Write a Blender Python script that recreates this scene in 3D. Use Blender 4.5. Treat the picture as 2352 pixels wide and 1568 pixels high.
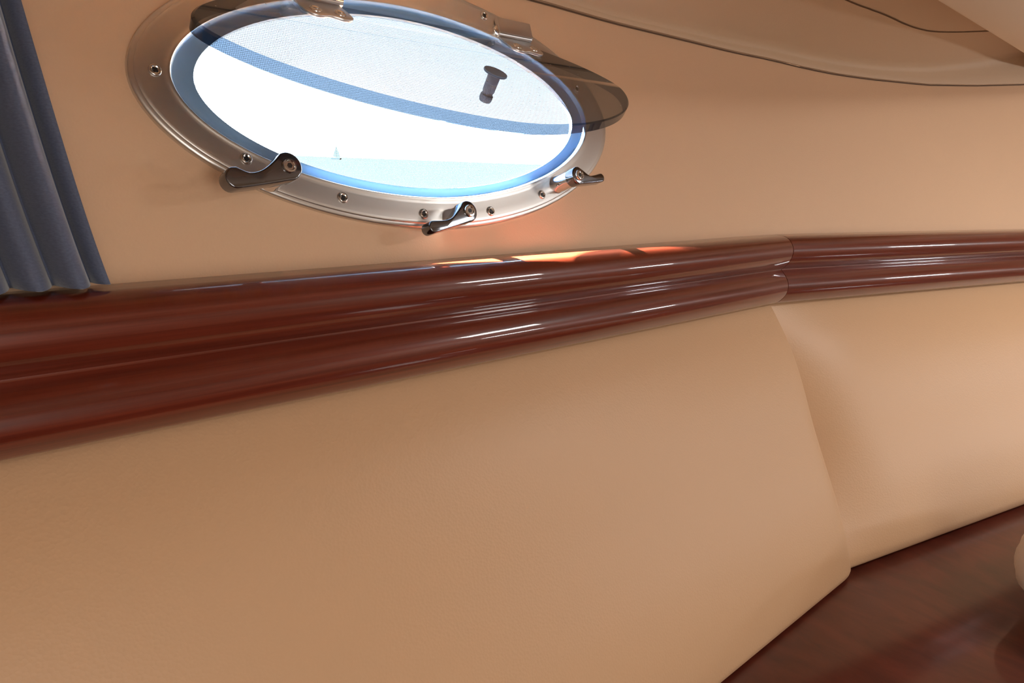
import bpy, bmesh, math, random
import numpy as np
from mathutils import Vector, Matrix

for o in list(bpy.data.objects):
    bpy.data.objects.remove(o, do_unlink=True)
scene = bpy.context.scene
C = scene.collection
random.seed(4)

# ------------------------------------------------------------------ camera
IMG_W, IMG_H, F_PX = 2352., 1568., 1750.
EYE_Z = 1.10                                   # eye height above the cabin sole
ROLL = math.atan(.0369)
PITCH = math.radians(13.14)
fw = Vector((0, math.cos(PITCH), -math.sin(PITCH)))
up0 = Vector((0, math.sin(PITCH), math.cos(PITCH)))
rt0 = Vector((1, 0, 0))
rt = rt0*math.cos(ROLL) + up0*math.sin(ROLL)
up = -rt0*math.sin(ROLL) + up0*math.cos(ROLL)
cam_d = bpy.data.cameras.new('camera')
cam = bpy.data.objects.new('camera', cam_d)
C.objects.link(cam)
m = Matrix.Identity(4)
for i, v in enumerate((rt, up, -fw)):
    for k in range(3):
        m[k][i] = v[k]
m.translation = (0, 0, EYE_Z)
cam.matrix_world = m
cam_d.sensor_fit = 'HORIZONTAL'
cam_d.sensor_width = 36.
cam_d.lens = F_PX/IMG_W*36.
cam_d.clip_start = .01
cam_d.clip_end = 20000.
scene.camera = cam

# ------------------------------------------------------------------ colour management
scene.view_settings.view_transform = 'Standard'
scene.view_settings.look = 'None'
scene.view_settings.gamma = 1.
scene.view_settings.use_curve_mapping = False
scene.view_settings.exposure = .75

# ------------------------------------------------------------------ the side of the cabin, as a frame of reference
# path along the cabin side: s = 0 at the rail joint; n points into the cabin; z is up (relative to the eye)
HA, HB = math.radians(45.5), math.radians(59.0)
LEAN = math.radians(20.)
uA = Vector((math.sin(HA), math.cos(HA), 0)); nA = Vector((math.cos(HA), -math.sin(HA), 0))
uB = Vector((math.sin(HB), math.cos(HB), 0)); nB = Vector((math.cos(HB), -math.sin(HB), 0))
O = Vector((.00849, .70352, 0))
SJ = .4668
J = O + uA*SJ
ZT = -.08                                       # top of the wooden rail

def path(s, d=.12):
    """base point and normal of the cabin side, with a soft bend of half-width d at the joint"""
    if s <= -d:
        return J + uA*s, nA
    def head(t):
        k = min(max((t+d)/(2*d), 0), 1)
        h = HA + (HB-HA)*(k*k*(3-2*k))
        if t > .5:
            h += math.radians(6)*min((t-.5)/1., 1.)
        return h
    p = J + uA*(-d)
    t = -d
    N = max(int((s+d)/.01), 1)
    st = (s+d)/N
    for i in range(N):
        h = head(t+st/2)
        p = p + Vector((math.sin(h), math.cos(h), 0))*st
        t += st
    h = head(s)
    return p, Vector((math.cos(h), -math.sin(h), 0))

def W3(p, n, nrm, z):
    q = p + nrm*n
    return Vector((q.x, q.y, z+EYE_Z))

def P(s, n, z, d=.12):
    p, nr = path(s, d)
    return W3(p, n, nr, z)

# plane of the leaning side, near the porthole: u along, v up the slope, h out of the wall
W_ = Vector((0, 0, 1))*math.cos(LEAN) - nA*math.sin(LEAN)
N_ = nA*math.cos(LEAN) + Vector((0, 0, 1))*math.sin(LEAN)
P0 = Vector((O.x, O.y, ZT+EYE_Z))
def Q(u, v, h=0.):
    return P0 + uA*u + W_*v + N_*h

# ------------------------------------------------------------------ world, sun, daylight
wd = bpy.data.worlds.new('World'); scene.world = wd
wd.use_nodes = True
nt = wd.node_tree; nt.nodes.clear()
tc = nt.nodes.new('ShaderNodeTexCoord'); sx = nt.nodes.new('ShaderNodeSeparateXYZ')
rp = nt.nodes.new('ShaderNodeValToRGB'); bg = nt.nodes.new('ShaderNodeBackground'); ow = nt.nodes.new('ShaderNodeOutputWorld')
nt.links.new(tc.outputs['Generated'], sx.inputs[0]); nt.links.new(sx.outputs['Z'], rp.inputs[0])
nt.links.new(rp.outputs[0], bg.inputs[0]); nt.links.new(bg.outputs[0], ow.inputs[0])
rp.color_ramp.elements[0].position = 0.; rp.color_ramp.elements[0].color = (.86, .95, 1., 1)
rp.color_ramp.elements[1].position = .7; rp.color_ramp.elements[1].color = (.36, .62, 1., 1)
bg.inputs[1].default_value = 3.4

def light(name, kind, energy, col, loc, aim, **kw):
    l = bpy.data.lights.new(name, kind); l.energy = energy; l.color = col
    for k, v in kw.items(): setattr(l, k, v)
    o = bpy.data.objects.new(name, l); C.objects.link(o)
    o.location = loc
    o.rotation_euler = (Vector(aim)).to_track_quat('-Z', 'Y').to_euler()
    return o
SUN = (uA*1.18 + nA*.54 - Vector((0, 0, 1))).normalized()
light('sun', 'SUN', 500., (1., .93, .82), (0, 0, 8), SUN, angle=math.radians(.6))
N_BACK, S_L, S_R = 1.45, -1.25, 2.3             # far side of the cabin, its two ends
def far(s, n, z): 
    q = J + uA*s + nA*n
    return Vector((q.x, q.y, z+EYE_Z))
# daylight through the deck hatch and through the portholes of the far side (built further down)
HATCH = far(.42, .95, .365)
light('hatch_daylight', 'AREA', 3.6, (1., .97, .93), HATCH-Vector((0, 0, .015)), (0, 0, -1), shape='RECTANGLE', size=.26, size_y=.22)
LEFT_FILL = far(-.96, N_BACK-.01, -.25)  # unseen fill lamp, added to brighten the left of the wall; no opening here
light('left_fill', 'AREA', 3.2, (1., .95, .88), LEFT_FILL-nA*.02, -nA, shape='RECTANGLE', size=.5, size_y=.95)
FAR_PORTS = [(.80, -.03), (1.60, -.03)]
for s_, z_ in FAR_PORTS:
    light('porthole_daylight', 'AREA', 1.2 if s_ < 1 else 2.6, (.96, .98, 1.), far(s_, N_BACK-.03, z_), -nA, shape='ELLIPSE', size=.30, size_y=.055)

# ------------------------------------------------------------------ helpers
def mesh_obj(name, verts, faces, mat=None, parent=None, smooth=True, uvs=None, mats=None, midx=None):
    me = bpy.data.meshes.new(name)
    me.from_pydata([tuple(v) for v in verts], [], faces)
    me.update()
    if smooth:
        me.polygons.foreach_set('use_smooth', [True]*len(me.polygons))
    if uvs is not None:
        l = me.uv_layers.new(name='UVMap')
        for lp in me.loops:
            l.data[lp.index].uv = uvs[lp.vertex_index]
    for mm in (mats or [mat]):
        if mm: me.materials.append(mm)
    if midx is not None:
        me.polygons.foreach_set('material_index', midx)
    o = bpy.data.objects.new(name, me); C.objects.link(o)
    if parent: o.parent = parent
    return o

def tag(o, label=None, cat=None, kind=None, group=None):
    if label: o['label'] = label
    if cat: o['category'] = cat
    if kind: o['kind'] = kind
    if group: o['group'] = group
    return o

def grid(rows, closed_u=False, closed_v=False, flip=False):
    nr, nc = len(rows), len(rows[0])
    V = [v for r in rows for v in r]
    Fs = []
    for i in range(nr if closed_u else nr-1):
        for j in range(nc if closed_v else nc-1):
            a, b = i*nc+j, i*nc+(j+1) % nc
            c, d = ((i+1) % nr)*nc+(j+1) % nc, ((i+1) % nr)*nc+j
            Fs.append((a, d, c, b) if flip else (a, b, c, d))
    return V, Fs

def auto_smooth(o, ang=35):
    """flat across sharp edges, smooth elsewhere"""
    me = o.data
    bm = bmesh.new(); bm.from_mesh(me)
    for e in bm.edges:
        if len(e.link_faces) == 2:
            e.smooth = e.calc_face_angle(0) < math.radians(ang)
    bm.to_mesh(me); bm.free()
    return o

def catmull(pts, sub=6):
    pts = [np.array(p, float) for p in pts]
    out = []
    for i in range(len(pts)-1):
        p0 = pts[max(i-1, 0)]; p1 = pts[i]; p2 = pts[i+1]; p3 = pts[min(i+2, len(pts)-1)]
        for k in range(sub):
            t = k/sub
            out.append(.5*((2*p1)+(-p0+p2)*t+(2*p0-5*p1+4*p2-p3)*t*t+(-p0+3*p1-3*p2+p3)*t**3))
    out.append(pts[-1])
    return out

def lathe(profile, axis_o, ax, ex, ey, seg=24):
    """profile: (radius, height) along ax"""
    rows = []
    for r, h in profile:
        rows.append([axis_o + ax*h + (ex*math.cos(2*math.pi*k/seg) + ey*math.sin(2*math.pi*k/seg))*r for k in range(seg)])
    V, Fs = grid(rows, closed_v=True)
    n = len(V)
    Fs.append(tuple(range(seg-1, -1, -1))); Fs.append(tuple(n-seg+k for k in range(seg)))
    return V, Fs

def fix_normals(o):
    bm = bmesh.new(); bm.from_mesh(o.data)
    bmesh.ops.recalc_face_normals(bm, faces=bm.faces)
    bm.to_mesh(o.data); bm.free()
    return o

def prism(outline, o, ex, ey, ez, h0, h1, bevel=0., name='part', mat=None, parent=None, seg=2):
    """extrude a 2-D outline (list of (x,y)) from h0 to h1 along ez, with a bevel on all edges"""
    bm = bmesh.new()
    vs = [bm.verts.new(o + ex*x + ey*y + ez*h0) for x, y in outline]
    f = bm.faces.new(vs)
    r = bmesh.ops.extrude_face_region(bm, geom=[f])
    for v in [g for g in r['geom'] if isinstance(g, bmesh.types.BMVert)]:
        v.co += ez*(h1-h0)
    bmesh.ops.recalc_face_normals(bm, faces=bm.faces)
    if bevel:
        ed = [e for e in bm.edges if e.calc_face_angle(0) > math.radians(50)]
        bmesh.ops.bevel(bm, geom=ed, offset=bevel, segments=seg, affect='EDGES', profile=.5)
    me = bpy.data.meshes.new(name); bm.to_mesh(me); bm.free()
    me.polygons.foreach_set('use_smooth', [True]*len(me.polygons))
    if mat: me.materials.append(mat)
    ob = bpy.data.objects.new(name, me); C.objects.link(ob)
    if parent: ob.parent = parent
    return auto_smooth(ob, 40)

def superell(a, b, e, th):
    c, s = math.cos(th), math.sin(th)
    return a*math.copysign(abs(c)**(2/e), c), b*math.copysign(abs(s)**(2/e), s)

# ------------------------------------------------------------------ materials
def new_mat(name):
    mt = bpy.data.materials.new(name); mt.use_nodes = True
    return mt, mt.node_tree.nodes, mt.node_tree.links, mt.node_tree.nodes['Principled BSDF']

def vinyl(name, col, rough=.5, grain=900., bump=.08, var=.06, coat=0.):
    mt, N, L, B = new_mat(name)
    tcn = N.new('ShaderNodeTexCoord')
    n1 = N.new('ShaderNodeTexNoise'); n1.inputs['Scale'].default_value = 4.; n1.inputs['Detail'].default_value = 3.
    n2 = N.new('ShaderNodeTexVoronoi'); n2.inputs['Scale'].default_value = grain
    L.new(tcn.outputs['Object'], n1.inputs['Vector']); L.new(tcn.outputs['Object'], n2.inputs['Vector'])
    mx = N.new('ShaderNodeMix'); mx.data_type = 'RGBA'
    mx.inputs[6].default_value = tuple(c*(1-var) for c in col)+(1,); mx.inputs[7].default_value = tuple(min(c*(1+var), 1) for c in col)+(1,)
    L.new(n1.outputs['Fac'], mx.inputs[0]); L.new(mx.outputs[2], B.inputs['Base Color'])
    bp = N.new('ShaderNodeBump'); bp.inputs['Strength'].default_value = bump; bp.inputs['Distance'].default_value = .001
    L.new(n2.outputs['Distance'], bp.inputs['Height']); L.new(bp.outputs[0], B.inputs['Normal'])
    B.inputs['Roughness'].default_value = rough
    B.inputs['Coat Weight'].default_value = coat; B.inputs['Coat Roughness'].default_value = .3
    return mt

def wood(name, dark, light_, sx_, sy_, rough=.3, ior=1.45, crough=.03):
    mt, N, L, B = new_mat(name)
    uv = N.new('ShaderNodeUVMap')
    mp = N.new('ShaderNodeMapping'); mp.inputs['Scale'].default_value = (sx_, sy_, 1)
    L.new(uv.outputs[0], mp.inputs[0])
    n1 = N.new('ShaderNodeTexNoise'); n1.inputs['Scale'].default_value = 1.; n1.inputs['Detail'].default_value = 6.; n1.inputs['Roughness'].default_value = .6
    n1.inputs['Distortion'].default_value = .4
    L.new(mp.outputs[0], n1.inputs['Vector'])
    rpn = N.new('ShaderNodeValToRGB')
    rpn.color_ramp.elements[0].position = .32; rpn.color_ramp.elements[0].color = dark+(1,)
    rpn.color_ramp.elements[1].position = .7; rpn.color_ramp.elements[1].color = light_+(1,)
    L.new(n1.outputs['Fac'], rpn.inputs[0]); L.new(rpn.outputs[0], B.inputs['Base Color'])
    B.inputs['Roughness'].default_value = rough
    B.inputs['Specular IOR Level'].default_value = .25; B.inputs['Coat Weight'].default_value = 1.; B.inputs['Coat Roughness'].default_value = crough; B.inputs['Coat IOR'].default_value = ior
    n3 = N.new('ShaderNodeTexNoise'); n3.inputs['Scale'].default_value = .12; n3.inputs['Detail'].default_value = 1.
    L.new(mp.outputs[0], n3.inputs['Vector'])
    bp = N.new('ShaderNodeBump'); bp.inputs['Strength'].default_value = .02; bp.inputs['Distance'].default_value = .002
    L.new(n3.outputs['Fac'], bp.inputs['Height']); L.new(bp.outputs[0], B.inputs['Coat Normal'])
    return mt

def metal(name, col, rough):
    mt, N, L, B = new_mat(name)
    B.inputs['Base Color'].default_value = col+(1,); B.inputs['Metallic'].default_value = 1.; B.inputs['Roughness'].default_value = rough
    return mt

def plain(name, col, rough=.6, **kw):
    mt, N, L, B = new_mat(name)
    B.inputs['Base Color'].default_value = col+(1,); B.inputs['Roughness'].default_value = rough
    for k, v in kw.items(): B.inputs[k].default_value = v
    return mt

M = {}
M['wall'] = vinyl('cream wall vinyl', (.72, .48, .31), .55, 500., .10, .03)
M['cushion'] = vinyl('cream leatherette', (.64, .405, .235), .46, 420., .12, .03)
M['liner'] = vinyl('headliner vinyl', (.60, .425, .28), .6, 500., .08, .03)
M['trim_pale'] = vinyl('pale overhead vinyl', (.85, .74, .61), .6, 400., .1, .03)
M['rail'] = wood('cherry rail', (.095, .013, .006), (.175, .030, .014), 4., 220.)
M['shelf'] = wood('cherry shelf', (.065, .010, .006), (.13, .022, .012), 26., 11., .4, 1.4, .10)
M['steel'] = metal('polished steel', (.66, .65, .64), .13)
M['flange'] = metal('satin steel', (.66, .65, .635), .34)
M['chrome'] = metal('chrome', (.72, .72, .74), .05)
M['spigot'] = plain('grey gasket with glare blue', (.20, .35, .56), .35)  # most of the blue is veiling glare from the window, painted in
M['lever'] = metal('chrome with dark reflection', (.20, .21, .235), .12)  # handles darkened: the dark cabin they reflect is put into the colour
M['dark'] = plain('black plastic', (.012, .012, .014), .35)
M['groove'] = plain('dark joint', (.12, .065, .035), .8)
M['hinge'] = metal('hinge steel', (.58, .57, .57), .34)
M['knob'] = plain('grey rubber with glare tint', (.14, .19, .27), .5)  # the bluish veil over the knob is painted into its colour
M['white_cloth'] = vinyl('white cloth', (.78, .72, .68), .8, 300., .3, .03)
M['floor'] = plain('teak sole', (.20, .10, .045), .4)
M['shell'] = plain('cream cabin shell', (.74, .63, .51), .6)

# curtain cloth
mt, N, L, B = new_mat('blue grey cloth')
tcn = N.new('ShaderNodeUVMap'); mp = N.new('ShaderNodeMapping'); mp.inputs['Scale'].default_value = (900, 900, 1)
wv = N.new('ShaderNodeTexNoise'); wv.inputs['Scale'].default_value = 1.; wv.inputs['Detail'].default_value = 2.
L.new(tcn.outputs[0], mp.inputs[0]); L.new(mp.outputs[0], wv.inputs['Vector'])
cr = N.new('ShaderNodeValToRGB'); cr.color_ramp.elements[0].color = (.070, .088, .150, 1); cr.color_ramp.elements[1].color = (.135, .165, .26, 1)
L.new(wv.outputs['Fac'], cr.inputs[0]); L.new(cr.outputs[0], B.inputs['Base Color'])
B.inputs['Roughness'].default_value = .85; B.inputs['Sheen Weight'].default_value = .5; B.inputs['Sheen Roughness'].default_value = .4
bp = N.new('ShaderNodeBump'); bp.inputs['Strength'].default_value = .2; bp.inputs['Distance'].default_value = .0005
L.new(wv.outputs['Fac'], bp.inputs['Height']); L.new(bp.outputs[0], B.inputs['Normal'])
M['curtain'] = mt

# smoked acrylic: tinted see-through with a gloss, a little dust on it
def acrylic(name, tint, dust):
    mt = bpy.data.materials.new(name); mt.use_nodes = True
    N, L = mt.node_tree.nodes, mt.node_tree.links; N.clear()
    out = N.new('ShaderNodeOutputMaterial')
    tr = N.new('ShaderNodeBsdfTransparent'); tr.inputs[0].default_value = tint+(1,)
    gl = N.new('ShaderNodeBsdfGlossy'); gl.inputs['Roughness'].default_value = .03
    fr = N.new('ShaderNodeFresnel'); fr.inputs[0].default_value = 1.45
    ge = N.new('ShaderNodeNewGeometry'); nb = N.new('ShaderNodeMath'); nb.operation = 'SUBTRACT'; nb.inputs[0].default_value = 1.; L.new(ge.outputs['Backfacing'], nb.inputs[1])
    fm = N.new('ShaderNodeMath'); fm.operation = 'MULTIPLY'; L.new(fr.outputs[0], fm.inputs[0]); L.new(nb.outputs[0], fm.inputs[1])
    m1 = N.new('ShaderNodeMixShader'); L.new(fm.outputs[0], m1.inputs[0]); L.new(tr.outputs[0], m1.inputs[1]); L.new(gl.outputs[0], m1.inputs[2])
    last = m1
    if dust:
        tcn = N.new('ShaderNodeTexCoord')
        vo = N.new('ShaderNodeTexVoronoi'); vo.inputs['Scale'].default_value = 260.
        L.new(tcn.outputs['Object'], vo.inputs['Vector'])
        cm = N.new('ShaderNodeMath'); cm.operation = 'LESS_THAN'; cm.inputs[1].default_value = .16
        L.new(vo.outputs['Distance'], cm.inputs[0])
        sc = N.new('ShaderNodeSeparateColor'); L.new(vo.outputs['Color'], sc.inputs[0])
        c2 = N.new('ShaderNodeMath'); c2.operation = 'GREATER_THAN'; c2.inputs[1].default_value = .93
        L.new(sc.outputs[0], c2.inputs[0])
        mu = N.new('ShaderNodeMath'); mu.operation = 'MULTIPLY'; L.new(cm.outputs[0], mu.inputs[0]); L.new(c2.outputs[0], mu.inputs[1])
        ad = N.new('ShaderNodeMath'); ad.operation = 'MULTIPLY_ADD'; L.new(mu.outputs[0], ad.inputs[0]); ad.inputs[1].default_value = .45; ad.inputs[2].default_value = .015
        df = N.new('ShaderNodeBsdfDiffuse'); df.inputs[0].default_value = (.8, .8, .8, 1)
        m2 = N.new('ShaderNodeMixShader'); L.new(ad.outputs[0], m2.inputs[0]); L.new(m1.outputs[0], m2.inputs[1]); L.new(df.outputs[0], m2.inputs[2])
        last = m2
    L.new(last.outputs[0], out.inputs[0])
    return mt
M['acrylic'] = acrylic('smoked acrylic', (.56, .58, .60), True)
M['acrylic_edge'] = acrylic('smoked acrylic edge', (.16, .22, .30), False)

# insect screen
mt = bpy.data.materials.new('insect screen'); mt.use_nodes = True
N, L = mt.node_tree.nodes, mt.node_tree.links; N.clear()
out = N.new('ShaderNodeOutputMaterial'); uvn = N.new('ShaderNodeUVMap'); sp = N.new('ShaderNodeSeparateXYZ'); L.new(uvn.outputs[0], sp.inputs[0])
ths = []
for ax in ('X', 'Y'):
    mu = N.new('ShaderNodeMath'); mu.operation = 'MULTIPLY'; mu.inputs[1].default_value = 1/.0014; L.new(sp.outputs[ax], mu.inputs[0])
    fr = N.new('ShaderNodeMath'); fr.operation = 'FRACT'; L.new(mu.outputs[0], fr.inputs[0])
    lt = N.new('ShaderNodeMath'); lt.operation = 'LESS_THAN'; lt.inputs[1].default_value = .15; L.new(fr.outputs[0], lt.inputs[0]); ths.append(lt)
mxn = N.new('ShaderNodeMath'); mxn.operation = 'MAXIMUM'; L.new(ths[0].outputs[0], mxn.inputs[0]); L.new(ths[1].outputs[0], mxn.inputs[1])
tr = N.new('ShaderNodeBsdfTransparent'); df = N.new('ShaderNodeBsdfDiffuse'); df.inputs[0].default_value = (.08, .085, .09, 1)
tl = N.new('ShaderNodeBsdfTranslucent'); tl.inputs[0].default_value = (.05, .053, .056, 1)
m0 = N.new('ShaderNodeMixShader'); m0.inputs[0].default_value = .5; L.new(df.outputs[0], m0.inputs[1]); L.new(tl.outputs[0], m0.inputs[2])
m1 = N.new('ShaderNodeMixShader'); L.new(mxn.outputs[0], m1.inputs[0]); L.new(tr.outputs[0], m1.inputs[1]); L.new(m0.outputs[0], m1.inputs[2])
L.new(m1.outputs[0], out.inputs[0])
M['screen'] = mt

# sea
mt, N, L, B = new_mat('sea water')
tcn = N.new('ShaderNodeTexCoord'); nz = N.new('ShaderNodeTexNoise'); nz.inputs['Scale'].default_value = .6; nz.inputs['Detail'].default_value = 5.
L.new(tcn.outputs['Object'], nz.inputs['Vector'])
cr = N.new('ShaderNodeValToRGB'); cr.color_ramp.elements[0].color = (.0040, .0068, .0082, 1); cr.color_ramp.elements[1].color = (.0048, .0078, .0092, 1)
L.new(nz.outputs['Fac'], cr.inputs[0]); L.new(cr.outputs[0], B.inputs['Base Color']); B.inputs['Roughness'].default_value = .35; B.inputs['Specular IOR Level'].default_value = .0
M['sea'] = mt
M['sail'] = plain('white sail', (.0040, .0066, .0080), .8, **{'Specular IOR Level': 0.})
M['hull'] = plain('grey hull', (.0030, .0056, .0075), .8, **{'Specular IOR Level': 0.})
M['land'] = plain('hazy land', (.30, .40, .46), .9)

# ------------------------------------------------------------------ structure: the leaning cabin side
CU, CV = -.0825, .134
AO, BO, EO = .239, .109, 1.89                   # outer edge of the flange
AL, BL = .2085, .083                            # inner lip
CUI = -.0866
AI, BI = .1915, .0735                            # clear opening
NS = 144
TH = [2*math.pi*k/NS for k in range(NS)]
V_SEAM = .250
SEAM = [(-9., .2555), (-.37, .2555), (-.26, .252), (-.085, .252), (.057, .249), (.13, .2435), (.2, .2406), (.28, .2407), (.43, .2446), (.576, .256), (.737, .272), (1.2, .33), (9., .33)]
def seam_v(s):
    return float(np.interp(s, [a for a, b in SEAM], [b for a, b in SEAM]))

# wall: flat part round the porthole (hole smaller than the flange), then the bent part
verts, faces = [], []
u0, u1 = S_L+SJ-.02, SJ-.13
AH, BH = .222, .095
hole, rect = [], []
for th in TH:
    x, y = superell(AH, BH, EO, th)
    hole.append(Q(CU+x, CV+y))
    dx, dy = math.cos(th), math.sin(th)*.45
    cand = []
    if dx > 1e-9: cand.append((u1-CU)/dx)
    if dx < -1e-9: cand.append((u0-CU)/dx)
    if dy > 1e-9: cand.append((.262-CV)/dy)
    if dy < -1e-9: cand.append((-.03-CV)/dy)
    t = min(cand)
    rect.append(Q(CU+dx*t, CV+dy*t))
# corners of the rectangle, so that the flat part is covered entirely
verts = hole+rect
for i in range(NS):
    j = (i+1) % NS
    faces.append((i, NS+i, NS+j, j))
corners = [(u1, .262), (u0, .262), (u0, -.03), (u1, -.03)]
def edge_of(p):
    d = p-P0; u, v = d.dot(uA), d.dot(W_)
    return (0 if abs(u-u1) < 1e-6 else 1 if abs(v-.262) < 1e-6 else 2 if abs(u-u0) < 1e-6 else 3)
for i in range(NS):
    j = (i+1) % NS
    a, b = edge_of(rect[i]), edge_of(rect[j])
    if a != b:
        k = {frozenset((0, 1)): 0, frozenset((1, 2)): 1, frozenset((2, 3)): 2, frozenset((3, 0)): 3}[frozenset((a, b))]
        verts.append(Q(*corners[k])); faces.append((NS+i, len(verts)-1, NS+j))
base = len(verts)
ss = [-.13 + (S_R+.6+.13)*i/60 for i in range(61)]
rows = []
for s in ss:
    p, nr = path(s)
    r = []
    for k in range(7):
        v = -.03 + (seam_v(s)+.008+.03)*k/6
        r.append(W3(p, -v*math.sin(LEAN), nr, ZT+v*math.cos(LEAN)))
    rows.append(r)
V, Fs = grid(rows)
verts += V; faces += [tuple(base+i for i in f) for f in Fs]
wall = mesh_obj('wall_front', verts, faces, M['wall'])
fix_normals(wall)
tag(wall, 'cream vinyl cabin side around the oval porthole, above the wooden rail', 'wall', 'structure')

# lower side behind the cushions
ss2 = [S_L-.02 + (S_R+.6-S_L)*i/70 for i in range(71)]
rows = [[P(s, -.004, ZT-.004), P(s, -.004, -.30), P(s, -.004, -EYE_Z)] for s in ss2]
V, Fs = grid(rows)
o = mesh_obj('wall_lower', V, Fs, M['shell'], smooth=False)
tag(o, 'plain cabin side hidden behind the backrest cushions', 'wall', 'structure')

# headliner: lower edge on the seam, a narrow upright strip, a fold, then overhead
def hl_profile(s):
    v0 = seam_v(s)+.0016
    st = .002 if s < -.25 else .002+.010*min((s+.25)/.55, 1) if s < .3 else .012+.10*(s-.3)**1.3
    n0, z0 = -v0*math.sin(LEAN), ZT+v0*math.cos(LEAN)
    a1 = math.radians(62)                       # the strip leans a little into the cabin
    n1, z1 = n0-st*math.sin(LEAN)*.4, z0+st
    r = .010
    pts = [(n0-.004, z0-.0005), (n0+.003, z0+.0006), (n0+.0035, z0+.004)]
    pts += [(n0+.0035+(n1-n0)*t, z0+.004+(z1-z0)*t) for t in (.35, .7)]
    fx, fz = n1+.0035, z1+.004
    pts += [(fx, fz), (fx+.004, fz+.006), (fx+.012, fz+.0115), (fx+.05, fz+.031)]
    sl = .44
    pts += [(fx+.10, fz+.031+.05*sl), (fx+.17, fz+.031+.12*sl), (fx+.27, fz+.031+.19*sl), (fx+.45, fz+.031+.28*sl),
            (fx+.75, fz+.031+.40*sl), (fx+1.1, fz+.031+.46*sl), (N_BACK+.7, fz+.031+.46*sl)]
    return pts
rows = []
for s in [S_L-.02 + (S_R+.6-S_L)*i/110 for i in range(111)]:
    rows.append([P(s, n, z, .12) for n, z in hl_profile(s)])
V, Fs = grid(rows)
ceil = mesh_obj('ceiling', V, Fs, M['liner'])
auto_smooth(ceil, 60)
tag(ceil, 'cream vinyl headliner curving overhead above the seam', 'ceiling', 'structure')

# dark line of the seam
rows = []
for s in [S_L + (S_R+.4-S_L)*i/110 for i in range(111)]:
    v0 = seam_v(s)
    n0, z0 = -v0*math.sin(LEAN), ZT+v0*math.cos(LEAN)
    p, nr = path(s)
    rows.append([W3(p, n0+.0008, nr, z0-.0010), W3(p, n0+.0011, nr, z0), W3(p, n0+.0008, nr, z0+.0010)])
V, Fs = grid(rows)
o = mesh_obj('seam', V, Fs, M['groove'], parent=ceil)

# joint of the overhead panel, a thin dark line on the headliner
J2 = [(-.08, .030), (-.02, .024), (.04, .019), (.096, .0158), (.124, .0152), (.156, .0131), (.191, .0092), (.219, .0050), (.245, .0018), (.274, -.0001), (.300, -.0003), (.350, .0023), (.390, .0049), (.431, .0077), (.50, .013), (.58, .020)]
rows = []
for s, n in catmull(J2, 5):
    pr = hl_profile(s)
    r = []
    for dn in (-.0011, 0, .0011):
        z = float(np.interp(n+dn, [a for a, b in pr[5:]], [b for a, b in pr[5:]]))
        r.append(P(s, n+dn, z-.0006))
    rows.append(r)
V, Fs = grid(rows)
o = mesh_obj('panel_joint', V, Fs, M['groove'], parent=ceil)

# other sides of the cabin
def quad(name, a, b, c, d, mat):
    return mesh_obj(name, [a, b, c, d], [(0, 1, 2, 3)], mat, smooth=False)
o = quad('wall_left', far(S_L, -.13, -EYE_Z), far(S_L, N_BACK+.05, -EYE_Z), far(S_L, N_BACK+.05, .5), far(S_L, -.13, .5), M['shell'])
tag(o, 'plain cream bulkhead at the left end of the cabin', 'wall', 'structure')
o = quad('wall_right', far(S_R, -.9, -EYE_Z), far(S_R, N_BACK+.05, -EYE_Z), far(S_R, N_BACK+.05, .75), far(S_R, -.9, .75), M['shell'])
tag(o, 'plain cream bulkhead at the right end of the cabin', 'wall', 'structure')
o = quad('wall_back', far(S_L-.05, N_BACK, -EYE_Z), far(S_R+.05, N_BACK, -EYE_Z), far(S_R+.05, N_BACK, .75), far(S_L-.05, N_BACK, .75), M['shell'])
tag(o, 'plain cream cabin side across from the oval porthole', 'wall', 'structure')
o = quad('floor', far(S_L-.1, -.9, -EYE_Z), far(S_R+.1, -.9, -EYE_Z), far(S_R+.1, N_BACK+.1, -EYE_Z), far(S_L-.1, N_BACK+.1, -EYE_Z), M['floor'])
tag(o, 'dark wooden cabin sole', 'floor', 'structure')
# ------------------------------------------------------------------ rails
RAIL = [(-.012, -.0800), (-.0013, -.0798), (.0080, -.0797), (.0141, -.0800), (.0205, -.0807), (.0268, -.0832), (.0318, -.0875), (.0352, -.0930), (.0366, -.0990),
        (.0357, -.1059), (.0327, -.1128), (.0276, -.1192), (.0222, -.1238), (.0222, -.1252), (.0262, -.1290), (.0302, -.1335), (.0336, -.1389), (.0354, -.1449),
        (.0349, -.1521), (.0318, -.1589), (.0256, -.1660), (.0199, -.1700), (.0110, -.1728), (-.003, -.1735)]
prof = [np.array(RAIL[0])] + catmull(RAIL[1:13], 5) + catmull(RAIL[13:23], 5) + [np.array(RAIL[23])]
plen = [0.]
for a, b in zip(prof, prof[1:]):
    plen.append(plen[-1]+float(np.hypot(*(b-a))))
HM = (HA+HB)/2
def rail(name, s0, s1, u_, n_, mitre_end, mat, off):
    """straight moulding from s0 to s1 along u_; the end at the joint is mitred"""
    rows, uvs = [], []
    steps = 24
    for i in range(steps+1):
        t = i/steps
        r = []
        for (n, z), pl in zip(prof, plen):
            k = n*math.tan((HB-HA)/2)
            a = s0 + (k if mitre_end == 0 else 0)
            b = s1 + (-k if mitre_end == 1 else 0)
            s = a + (b-a)*t
            q = J + u_*s + n_*n
            r.append(Vector((q.x, q.y, z+EYE_Z)))
            uvs.append((s+off, pl))
        rows.append(r)
    V, Fs = grid(rows)
    nc = len(prof)
    Fs.append(tuple(range(nc))); Fs.append(tuple(len(V)-1-k for k in range(nc)))
    ob = mesh_obj(name, V, Fs, mat, uvs=uvs)
    fix_normals(ob)
    return auto_smooth(ob, 50)
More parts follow.
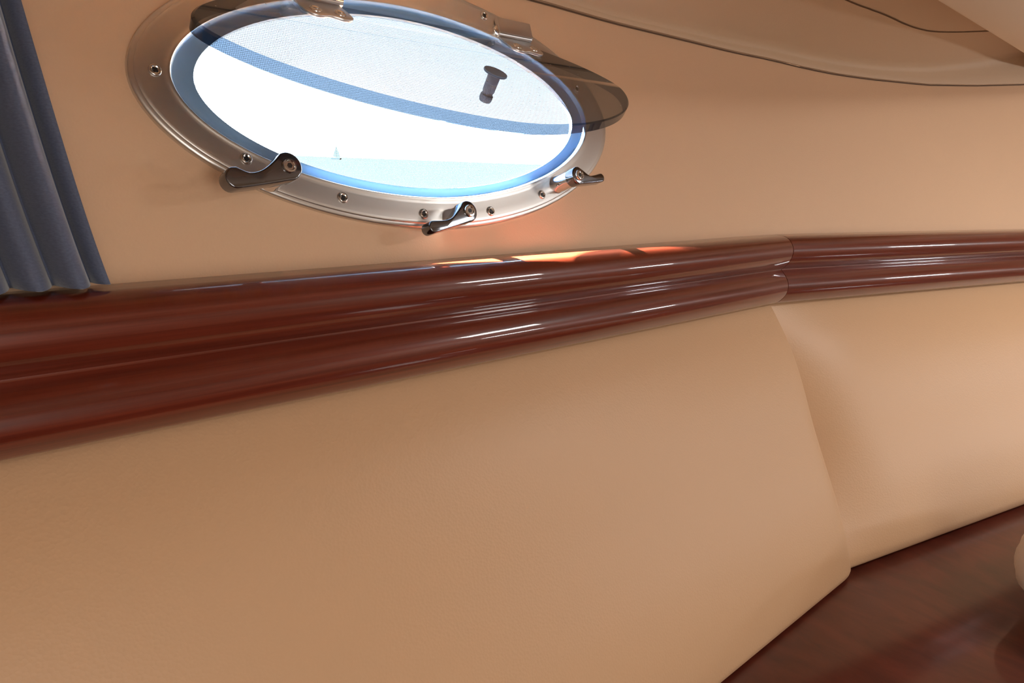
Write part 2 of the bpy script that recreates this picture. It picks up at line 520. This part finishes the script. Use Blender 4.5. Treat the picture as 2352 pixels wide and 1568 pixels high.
r1 = rail('trim_1', S_L, -.0006, uA, nA, 1, M['rail'], 0)
tag(r1, 'long glossy cherry wood rail with two bulges, under the oval porthole', 'rail', 'structure')
r2 = rail('trim_2', .0006, S_R+.3, uB, nB, 0, M['rail'], 7.3)
tag(r2, 'glossy cherry wood rail with two bulges, right of the joint', 'rail', 'structure')

# ------------------------------------------------------------------ backrest cushions
CP = [(-.0006, -.150), (.0008, -.1655), (.0123, -.1745), (.0278, -.1934), (.0465, -.2185), (.0649, -.2485), (.0818, -.2827), (.1000, -.3224), (.1235, -.3677),
      (.1412, -.4018), (.1578, -.4378), (.1690, -.4673), (.1752, -.4880), (.1758, -.4955), (.1720, -.5000), (.150, -.5012), (.08, -.5012), (.0, -.5012)]
def cushion(name, s0, s1, u_, n_, ends, mat, mitre, r_=.055, prof_=None, drop=0.):
    L_ = s1-s0
    samp = []
    cprof = catmull(prof_ or CP, 4)
    K = 14
    for k in range(K+1):
        samp.append(s0+r_*(1-math.cos(k/K*math.pi/2)))
    samp += [s0+r_+(L_-2*r_)*i/20 for i in range(1, 20)]
    for k in range(K+1):
        samp.append(s1-r_*(1-math.sin(k/K*math.pi/2)))
    rows, uvs = [], []
    for s in samp:
        r = []
        d0, d1 = s-s0, s1-s
        inset = 0.
        for d, on in ((d0, ends[0]), (d1, ends[1])):
            if on and d < r_:
                inset += on*(1-d/r_)**2 if r_ > .06 else on*(1-math.sqrt(max(1-(1-d/r_)**2, 0)))
        for i, (n, z) in enumerate(cprof):
            g = min(max((n-.004)/.13, 0), 1)*(min(max((z+.495)/.14, 0), 1) if r_ > .06 else 1)
            nn_ = n - inset*g
            zz = z
            k = nn_*math.tan((HB-HA)/2)*mitre
            w = (s-s0)/L_
            sft = -k*w if mitre > 0 else -k*(1-w)
            q = J + u_*(s+sft) + n_*(nn_-drop)
            r.append(Vector((q.x, q.y, zz+EYE_Z)))
        rows.append(r)
    V, Fs = grid(rows)
    nc = len(cprof)
    Fs.append(tuple(range(nc))); Fs.append(tuple(len(V)-1-k for k in range(nc)))
    ob = mesh_obj(name, V, Fs, mat)
    fix_normals(ob)
    return auto_smooth(ob, 70)
c1 = cushion('backrest_cushion', S_L+.02, -.0005, uA, nA, (0, .005), M['cushion'], 1, .03)
tag(c1, 'wide cream leatherette backrest cushion below the rail under the porthole', 'cushion', group='backrest cushions')
c2 = cushion('backrest_cushion', .0005, S_R, uB, nB, (.062, 0), M['cushion'], -1, .13, CP[:10]+[(.1575, -.4378), (.1670, -.460), (.1715, -.475), (.1722, -.485), (.1670, -.4960), (.150, -.5012), (.08, -.5012), (.0, -.5012)])
tag(c2, 'cream leatherette backrest cushion at the right, past the rail joint', 'cushion', group='backrest cushions')

# ------------------------------------------------------------------ glossy shelf under the cushions
ZS = -.5035
rows, uvs = [], []
for s in [S_L+.01 + (S_R+.2-S_L)*i/60 for i in range(61)]:
    r = []
    for n, z in [(.0, ZS-.03), (.0, ZS), (.12, ZS), (.24, ZS), (.36, ZS), (.46, ZS), (.466, ZS-.002), (.470, ZS-.008), (.470, ZS-.03)]:
        r.append(P(s, n, z, .1)); uvs.append((s, n))
    rows.append(r)
V, Fs = grid(rows, closed_v=True)
nc = 9
Fs.append(tuple(range(nc))); Fs.append(tuple(len(V)-1-k for k in range(nc)))
o = mesh_obj('wooden_shelf', V, Fs, M['shelf'], uvs=uvs)
fix_normals(o); auto_smooth(o, 40)
tag(o, 'glossy dark cherry wood shelf below the backrest cushions', 'shelf')

# ------------------------------------------------------------------ porthole
port = bpy.data.objects.new('window_1', None); C.objects.link(port)
tag(port, 'oval steel porthole in the cabin side with its smoked pane swung open', 'porthole', 'structure')

def oval(a, b, th, e=EO):
    x, y = superell(a, b, e, th)
    return CU+x, CV+y
# flange: t = 0 outer edge, t = 1 inner lip
FL = [(0., -.002), (0., .0018), (.012, .0030), (.05, .0038), (.10, .0041), (.135, .0042), (.15, .0049), (.17, .0052), (.25, .0053), (.5, .0053), (.78, .0053), (.86, .0054), (.90, .0057),
      (.94, .0060), (.98, .0060), (1., .0055)]
rows = []
for th in TH:
    xo, yo = oval(AO, BO, th); xi, yi = oval(AL, BL, th); xi += CUI-CU
    rows.append([Q(xo+(xi-xo)*t, yo+(yi-yo)*t, h) for t, h in FL])
V, Fs = grid(rows, closed_u=True)
o = mesh_obj('flange', V, Fs, M['flange'], port); fix_normals(o); auto_smooth(o, 40)
tag(o, 'satin steel flange')
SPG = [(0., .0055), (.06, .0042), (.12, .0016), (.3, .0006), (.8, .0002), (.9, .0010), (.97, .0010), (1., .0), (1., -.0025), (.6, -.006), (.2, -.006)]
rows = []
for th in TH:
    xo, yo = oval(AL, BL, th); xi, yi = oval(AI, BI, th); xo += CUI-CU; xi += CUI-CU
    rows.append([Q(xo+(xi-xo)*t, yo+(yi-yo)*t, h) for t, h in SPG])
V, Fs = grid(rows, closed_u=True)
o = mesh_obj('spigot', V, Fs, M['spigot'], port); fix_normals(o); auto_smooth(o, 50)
tag(o, 'inner tunnel of the porthole, blue lens glare put into its grey')
# insect screen
verts = [Q(CUI, CV, -.002)]; uvs = [(0, 0)]
for th in TH:
    x, y = superell(AI+.0005, BI+.0005, EO, th)
    verts.append(Q(CUI+x, CV+y, -.002)); uvs.append((x, y))
faces = [(0, 1+i, 1+(i+1) % NS) for i in range(NS)]
o = mesh_obj('insect_screen', verts, faces, M['screen'], port, smooth=False, uvs=uvs)
o['kind'] = 'stuff'
tag(o, 'fine insect mesh')

ex, ey, ez = uA, W_, N_
def hexring(r, k=6, ph=0.): return [(r*math.cos(2*math.pi*i/k+ph), r*math.sin(2*math.pi*i/k+ph)) for i in range(k)]
def screw(u, v, h, parent, e1=None, e2=None, e3=None, r=.0043, origin=None, socket=True, name='screw'):
    e1, e2, e3 = e1 or ex, e2 or ey, e3 or ez
    o_ = origin if origin is not None else Q(u, v, h)
    prof_ = [(r, -.001), (r, .0004), (r*.93, .0011), (r*.78, .0015), (r*.62, .0014), (r*.50, .0009), (r*.40, .0008), (r*.38, .0002)]
    V, Fs = lathe(prof_, o_, e3, e1, e2, 20)
    sc_ = mesh_obj(name, V, Fs, M['steel'], parent); fix_normals(sc_); auto_smooth(sc_, 45)
    if socket:
        # cross-shaped recess
        a, b = r*.46, r*.16
        pts = [(a, -b), (a, b), (b, b), (b, a), (-b, a), (-b, b), (-a, b), (-a, -b), (-b, -b), (-b, -a), (b, -a), (b, -b)]
        c_, s_ = math.cos(.5+u*9), math.sin(.5+u*9)
        pts = [(x*c_-y*s_, x*s_+y*c_) for x, y in pts]
        prism(pts, o_, e1, e2, e3, .0006, .0010, 0, 'recess', M['dark'], sc_)
    return sc_
for u, v in [(-.3048, .137), (-.2545, .0795), (-.184, .0515), (-.111, .0375), (-.0365, .0385), (.0335, .0535), (.0065, .2245), (-.172, .2245), (.118, .165)]:
    screw(u, v, .0053, port)

# clamp levers: barrel standing off the flange, a shaped handle on its end, a bolt through both
def lever(u, v, ang, length, hgt, thick, mirror, shape):
    b = bpy.data.objects.new('clamp_lever', None); C.objects.link(b); b.parent = port
    V, Fs = lathe([(.0085, .005), (.0085, .0075), (.0078, .010), (.0078, hgt-.001)], Q(u, v), ez, ex, ey, 28)
    o = mesh_obj('barrel', V, Fs, M['chrome'], b); fix_normals(o); auto_smooth(o, 40)
    ca, sa = math.cos(ang), math.sin(ang)
    dx, dy = ex*ca+ey*sa, (ey*ca-ex*sa)*mirror
    o = prism(shape, Q(u, v), dx, dy, ez, hgt-thick, hgt, .0012, 'handle', M['lever'], b, 3)
    V, Fs = lathe([(.0052, hgt-.002), (.0052, hgt+.0010), (.0046, hgt+.0020), (.0036, hgt+.0021), (.0030, hgt+.0012)], Q(u, v), ez, ex, ey, 24)
    o = mesh_obj('bolt', V, Fs, M['steel'], b); fix_normals(o); auto_smooth(o, 40)
    prism(hexring(.0019), Q(u, v), ex, ey, ez, hgt+.0012, hgt+.0016, 0, 'socket', M['dark'], o)
    return b
def handle_shape(L, rb, waist, tip_r, up_=1.0):
    """round boss at the origin, a waist dipping on one side, a swelling finger end at x = L"""
    pts = []
    for k in range(19):
        a = math.radians(75 + (285-75)*k/18)
        pts.append((rb*math.cos(a), rb*math.sin(a)))
    low = catmull([(rb*.26, -rb*.97), (L*.35, -rb*.92), (L*.65, -rb*.85), (L-tip_r*1.2, -rb*.80)], 5)
    pts += [tuple(p) for p in low[1:]]
    cx, cy = L-tip_r, -rb*.80+tip_r
    for k in range(1, 12):
        a = math.radians(-90+190*k/12)
        pts.append((cx+tip_r*math.cos(a), cy+tip_r*math.sin(a)))
    topc = catmull([(cx-tip_r*.4, cy+tip_r*.93), (L*.62, waist), (L*.42, waist*1.1), (rb*.95, rb*.55), (rb*.26, rb*.97)], 6)
    pts += [tuple(p) for p in topc[:-1]]
    return pts
def lever_at(u, v, tip_u, tip_v, hgt, rb, waist, tip_r, mirror, thick=.011):
    L = math.hypot(tip_u-u, tip_v-v)
    return lever(u, v, math.atan2(tip_v-v, tip_u-u), L, hgt, thick, mirror, handle_shape(L, rb, waist, tip_r))
lever_at(-.2405, .0645, -.2860, .0555, .036, .0098, .001, .0072, -1, .012)
lever_at(-.0835, .0325, -.1275, .0215, .030, .0088, .000, .0050, -1, .012)
lever_at(.0565, .0630, .0935, .0640, .036, .0085, .000, .0042, 1, .011)

# ------------------------------------------------------------------ swung pane
THP = math.radians(40.4); VH, NH = .205, .004
AP, BP, EP = .2106, .1010, 1.72
Hh = Q(0, VH, NH)
pd = -W_*math.cos(THP) + N_*math.sin(THP)       # down the pane
pn = W_*math.sin(THP) + N_*math.cos(THP)        # its inner face
def PP(x, y, h=0.): return Hh + uA*x + pd*y + pn*h
TP = .0095
YC = VH-CV
rows = []
pf = [(.0, -TP), (.985, -TP), (1., -TP+.0012), (1., -.0012), (.990, 0.), (.0, 0.)]
ring = []
for th in TH:
    x, y = superell(AP, BP, EP, th)
    ring.append([PP(CU+x*t, YC+y*t, h) for t, h in pf[1:5]])
V, Fs = grid(ring, closed_u=True)
midx = []
for i in range(NS):
    midx += [1, 1, 1]
n0 = len(V)
V += [PP(CU, YC, -TP), PP(CU, YC, 0)]
for i in range(NS):
    j = (i+1) % NS
    Fs.append((n0, i*4, j*4)); midx.append(0)
    Fs.append((n0+1, j*4+3, i*4+3)); midx.append(0)
pane = mesh_obj('pane', V, Fs, None, port, mats=[M['acrylic'], M['acrylic_edge']], midx=midx)
fix_normals(pane); auto_smooth(pane, 30)
tag(pane, 'smoked acrylic pane swung inwards on its top hinges')

# knob in the pane: flat disc with a grooved stem below
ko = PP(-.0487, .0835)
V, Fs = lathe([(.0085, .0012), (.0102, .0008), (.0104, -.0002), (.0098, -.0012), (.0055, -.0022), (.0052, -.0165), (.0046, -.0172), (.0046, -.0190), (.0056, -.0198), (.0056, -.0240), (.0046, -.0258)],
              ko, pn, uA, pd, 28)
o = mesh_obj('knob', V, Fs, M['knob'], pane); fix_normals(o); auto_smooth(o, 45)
tag(o, 'grey mushroom knob, bluish glare put into its colour')

# hinges: bracket on the flange, barrel on the hinge line, leaf screwed to the pane
def hinge(uh):
    b = bpy.data.objects.new('hinge', None); C.objects.link(b); b.parent = port
    # bracket plate standing off the flange
    prism([(-.022, -.011), (.022, -.011), (.022, .004), (-.022, .004)], Q(uh, VH+.014), ex, ey, ez, .006, .0105, .0006, 'bracket', M['hinge'], b)
    V, Fs = lathe([(.0030, -.0005), (.0036, .0), (.0036, .044), (.0030, .0445)], PP(uh-.022, -.002, .004), uA, W_, N_, 18)
    o = mesh_obj('pin', V, Fs, M['hinge'], b); fix_normals(o); auto_smooth(o, 40)
    outl = [(-.020, .0), (.020, .0)] + [tuple(p) for p in catmull([(.021, .012), (.0205, .022), (.0165, .027), (.010, .0285), (.004, .0265), (0, .0255), (-.004, .0265), (-.010, .0285), (-.0165, .027), (-.0205, .022), (-.021, .012)], 4)]
    prism(outl, PP(uh, 0, 0), uA, pd, pn, .0, .0024, .0006, 'leaf', M['hinge'], b)
    V, Fs = lathe([(.0030, -.001), (.0046, .0), (.0050, .002), (.0050, .0045), (.0040, .0062), (.0020, .0066)], PP(uh-.0215, -.006, .0035), N_, uA, W_, 20)
    o = mesh_obj('knuckle', V, Fs, M['chrome'], b); fix_normals(o); auto_smooth(o, 40)
    for k in (-1, 1):
        screw(uh, 0, 0, b, uA, pd, pn, .0050, PP(uh+k*.0105, .0185, .0024), socket=False)
    return b
hinge(.040); hinge(-.172)

# ------------------------------------------------------------------ curtain
rows, uvs = [], []
NU, NV = 220, 40
for i in range(NV+1):
    v = .0030 + (.33-.0030)*i/NV
    r = []
    for k in range(NU+1):
        t = k/NU                                 # 0 at the free edge
        wdt = .34
        w = t*wdt
        edge = -.3575 - .022*(1-math.exp(-v/.11)) - .012*v
        ph = w/.0205*2*math.pi
        amp = .0090*min(1, .35+w/.02)
        mod = 1+.25*math.sin(w*90+1.3)+.2*math.sin(w*41+v*3)
        hh = .0130 + amp*mod*math.sin(ph+1.9) + .002*math.sin(v*20+w*60)
        uu = edge - w*(1-.12*v/.3) + .0020*math.sin(ph*1.0+3.6)*mod + .0015*math.sin(v*14+w*30)
        hh = max(hh, .0015); r.append(Q(uu, v-hh*math.tan(LEAN)*(1-i/NV), hh)); uvs.append((w, v))
    rows.append(r)
V, Fs = grid(rows)
cur = mesh_obj('curtain', V, Fs, M['curtain'], uvs=uvs)
so = cur.modifiers.new('thickness', 'SOLIDIFY'); so.thickness = .0012; so.offset = 1
tag(cur, 'blue grey pleated curtain hanging down to the rail, left of the porthole', 'curtain')

# ------------------------------------------------------------------ overhead panel joint and fairing at the top right
# pale fairing (edge of the deck hatch surround) hanging below the headliner
def fair(name, mat):
    a = Vector((.30, .70, .172)); b = Vector((.766, 1.243, .192))
    d = (b-a); d.z = 0; d.normalize(); side = Vector((d.y, -d.x, 0))
    rows = []
    for i in range(25):
        t = -1.2 + 3.2*i/24
        p = a.lerp(b, t)
        r = []
        for x, z in [(.02, .14), (.0, .03), (.0, .004), (.002, .0), (.01, -.003), (.06, -.006), (.14, .0), (.22, .02), (.26, .06), (.27, .14)]:
            r.append(Vector((p.x+side.x*x, p.y+side.y*x, p.z+z+EYE_Z)))
        rows.append(r)
    V, Fs = grid(rows, closed_v=True)
    ob = mesh_obj(name, V, Fs, mat); fix_normals(ob); return auto_smooth(ob, 60)
o = fair('trim_3', M['trim_pale'])
tag(o, 'pale overhead fairing crossing the top right corner', 'trim', 'structure')

# ------------------------------------------------------------------ daylight openings: hatch and far portholes (behind the photographer)
def ring(name, c, e1, e2, e3, a, b, e, wdt, thick, mat, parent=None):
    rows = []
    for th in TH[::2]:
        x, y = superell(a, b, e, th); x2, y2 = superell(a+wdt, b+wdt, e, th)
        rows.append([c+e1*x+e2*y, c+e1*x+e2*y+e3*thick, c+e1*x2+e2*y2+e3*thick, c+e1*x2+e2*y2])
    V, Fs = grid(rows, closed_u=True, closed_v=True)
    ob = mesh_obj(name, V, Fs, mat, parent); fix_normals(ob); return auto_smooth(ob, 40)
for i, (s_, z_) in enumerate(FAR_PORTS):
    o = ring('window_%d' % (i+2), far(s_, N_BACK-.001, z_), uA, Vector((0, 0, 1)), -nA, .16, .032, 1.9, .03, .008, M['steel'])
    tag(o, 'oval steel porthole ring on the far cabin side, %s of two' % ('left' if i == 0 else 'right'), 'porthole', 'structure')
o = ring('window_4', HATCH-Vector((0, 0, .012)), Vector((1, 0, 0)), Vector((0, 1, 0)), Vector((0, 0, 1)), .15, .15, 8, .04, .02, M['steel'])
tag(o, 'square deck hatch frame overhead', 'hatch', 'structure')

# ------------------------------------------------------------------ white cushion edge at the lower right
def pillow(name, c, e1, e2, sx_, sy_, sz_, mat):
    rows = []
    n = 24
    for i in range(n+1):
        ph = math.pi*i/n
        r = []
        for k in range(40):
            th = 2*math.pi*k/40
            x, y = superell(1, 1, 3.2, th)
            rr = math.sin(ph)**.55
            wr = 1+.03*math.sin(7*th+3*ph)*math.sin(ph)
            r.append(c+e1*(x*sx_*rr*wr)+e2*(y*sy_*rr*wr)+Vector((0, 0, sz_*math.copysign(abs(math.cos(ph))**.9, math.cos(ph)))))
        rows.append(r)
    V, Fs = grid(rows, closed_v=True)
    ob = mesh_obj(name, V, Fs, mat); fix_normals(ob); return ob
o = pillow('pillow', Vector((.775, .80, ZS+.0655+EYE_Z)), uB, nB, .16, .13, .065, M['white_cloth'])
tag(o, 'white cloth pillow on the wooden shelf at the right edge', 'pillow')

# unseen strip outside the hull, added to cut off the higher sun rays
rows = []
for i in range(31):
    u = -.75 + 1.15*i/30
    rows.append([Q(u, v, h) for v, h in [(.400, -.004), (.380, -.018), (.370, -.030), (.372, -.033), (.388, -.030), (.415, -.004)]])
V, Fs = grid(rows, closed_v=True)
o = mesh_obj('sun_cutoff', V, Fs, M['steel'], port); fix_normals(o)

# ------------------------------------------------------------------ outside: sea, a far sailing boat
me = quad('sea', Vector((-9000, -200, -1.2)), Vector((9000, -200, -1.2)), Vector((9000, 12000, -1.2)), Vector((-9000, 12000, -1.2)), M['sea'])
tag(me, 'pale sea outside the porthole', 'sea', 'structure')

def bearing(px, py_, dist):
    """a far point on the sea seen along one line of sight"""
    v = fw + rt*((px-IMG_W/2)/F_PX) + up*((IMG_H/2-py_)/F_PX)
    k = dist/math.hypot(v.x, v.y)
    return Vector((v.x*k, v.y*k, -1.2))
b0 = bearing(772, 355, 700.)
rtv = Vector((.9, -.43, 0)).normalized(); fwv = Vector((.43, .9, 0)).normalized(); zv = Vector((0, 0, 1))
boat = bpy.data.objects.new('sailboat', None); C.objects.link(boat)
tag(boat, 'hazy white sailing boat far out on the sea', 'boat')
prism([(-5, 1.3), (-4.2, -.2), (4.0, -.2), (5.4, 1.6)], b0, rtv, zv, fwv, -1.1, 1.1, 0, 'hull', M['hull'], boat)
prism([(-3.6, 2.4), (.2, 2.2), (.2, 12.4)], b0, rtv, zv, fwv, -.06, .06, 0, 'mainsail', M['sail'], boat)
prism([(.6, 2.0), (4.8, 2.0), (.6, 11.0)], b0, rtv, zv, fwv, -.06, .06, 0, 'jib', M['sail'], boat)
prism([(.25, 1.4), (.5, 1.4), (.5, 12.6), (.25, 12.6)], b0, rtv, zv, fwv, -.12, .12, 0, 'mast', M['hull'], boat)
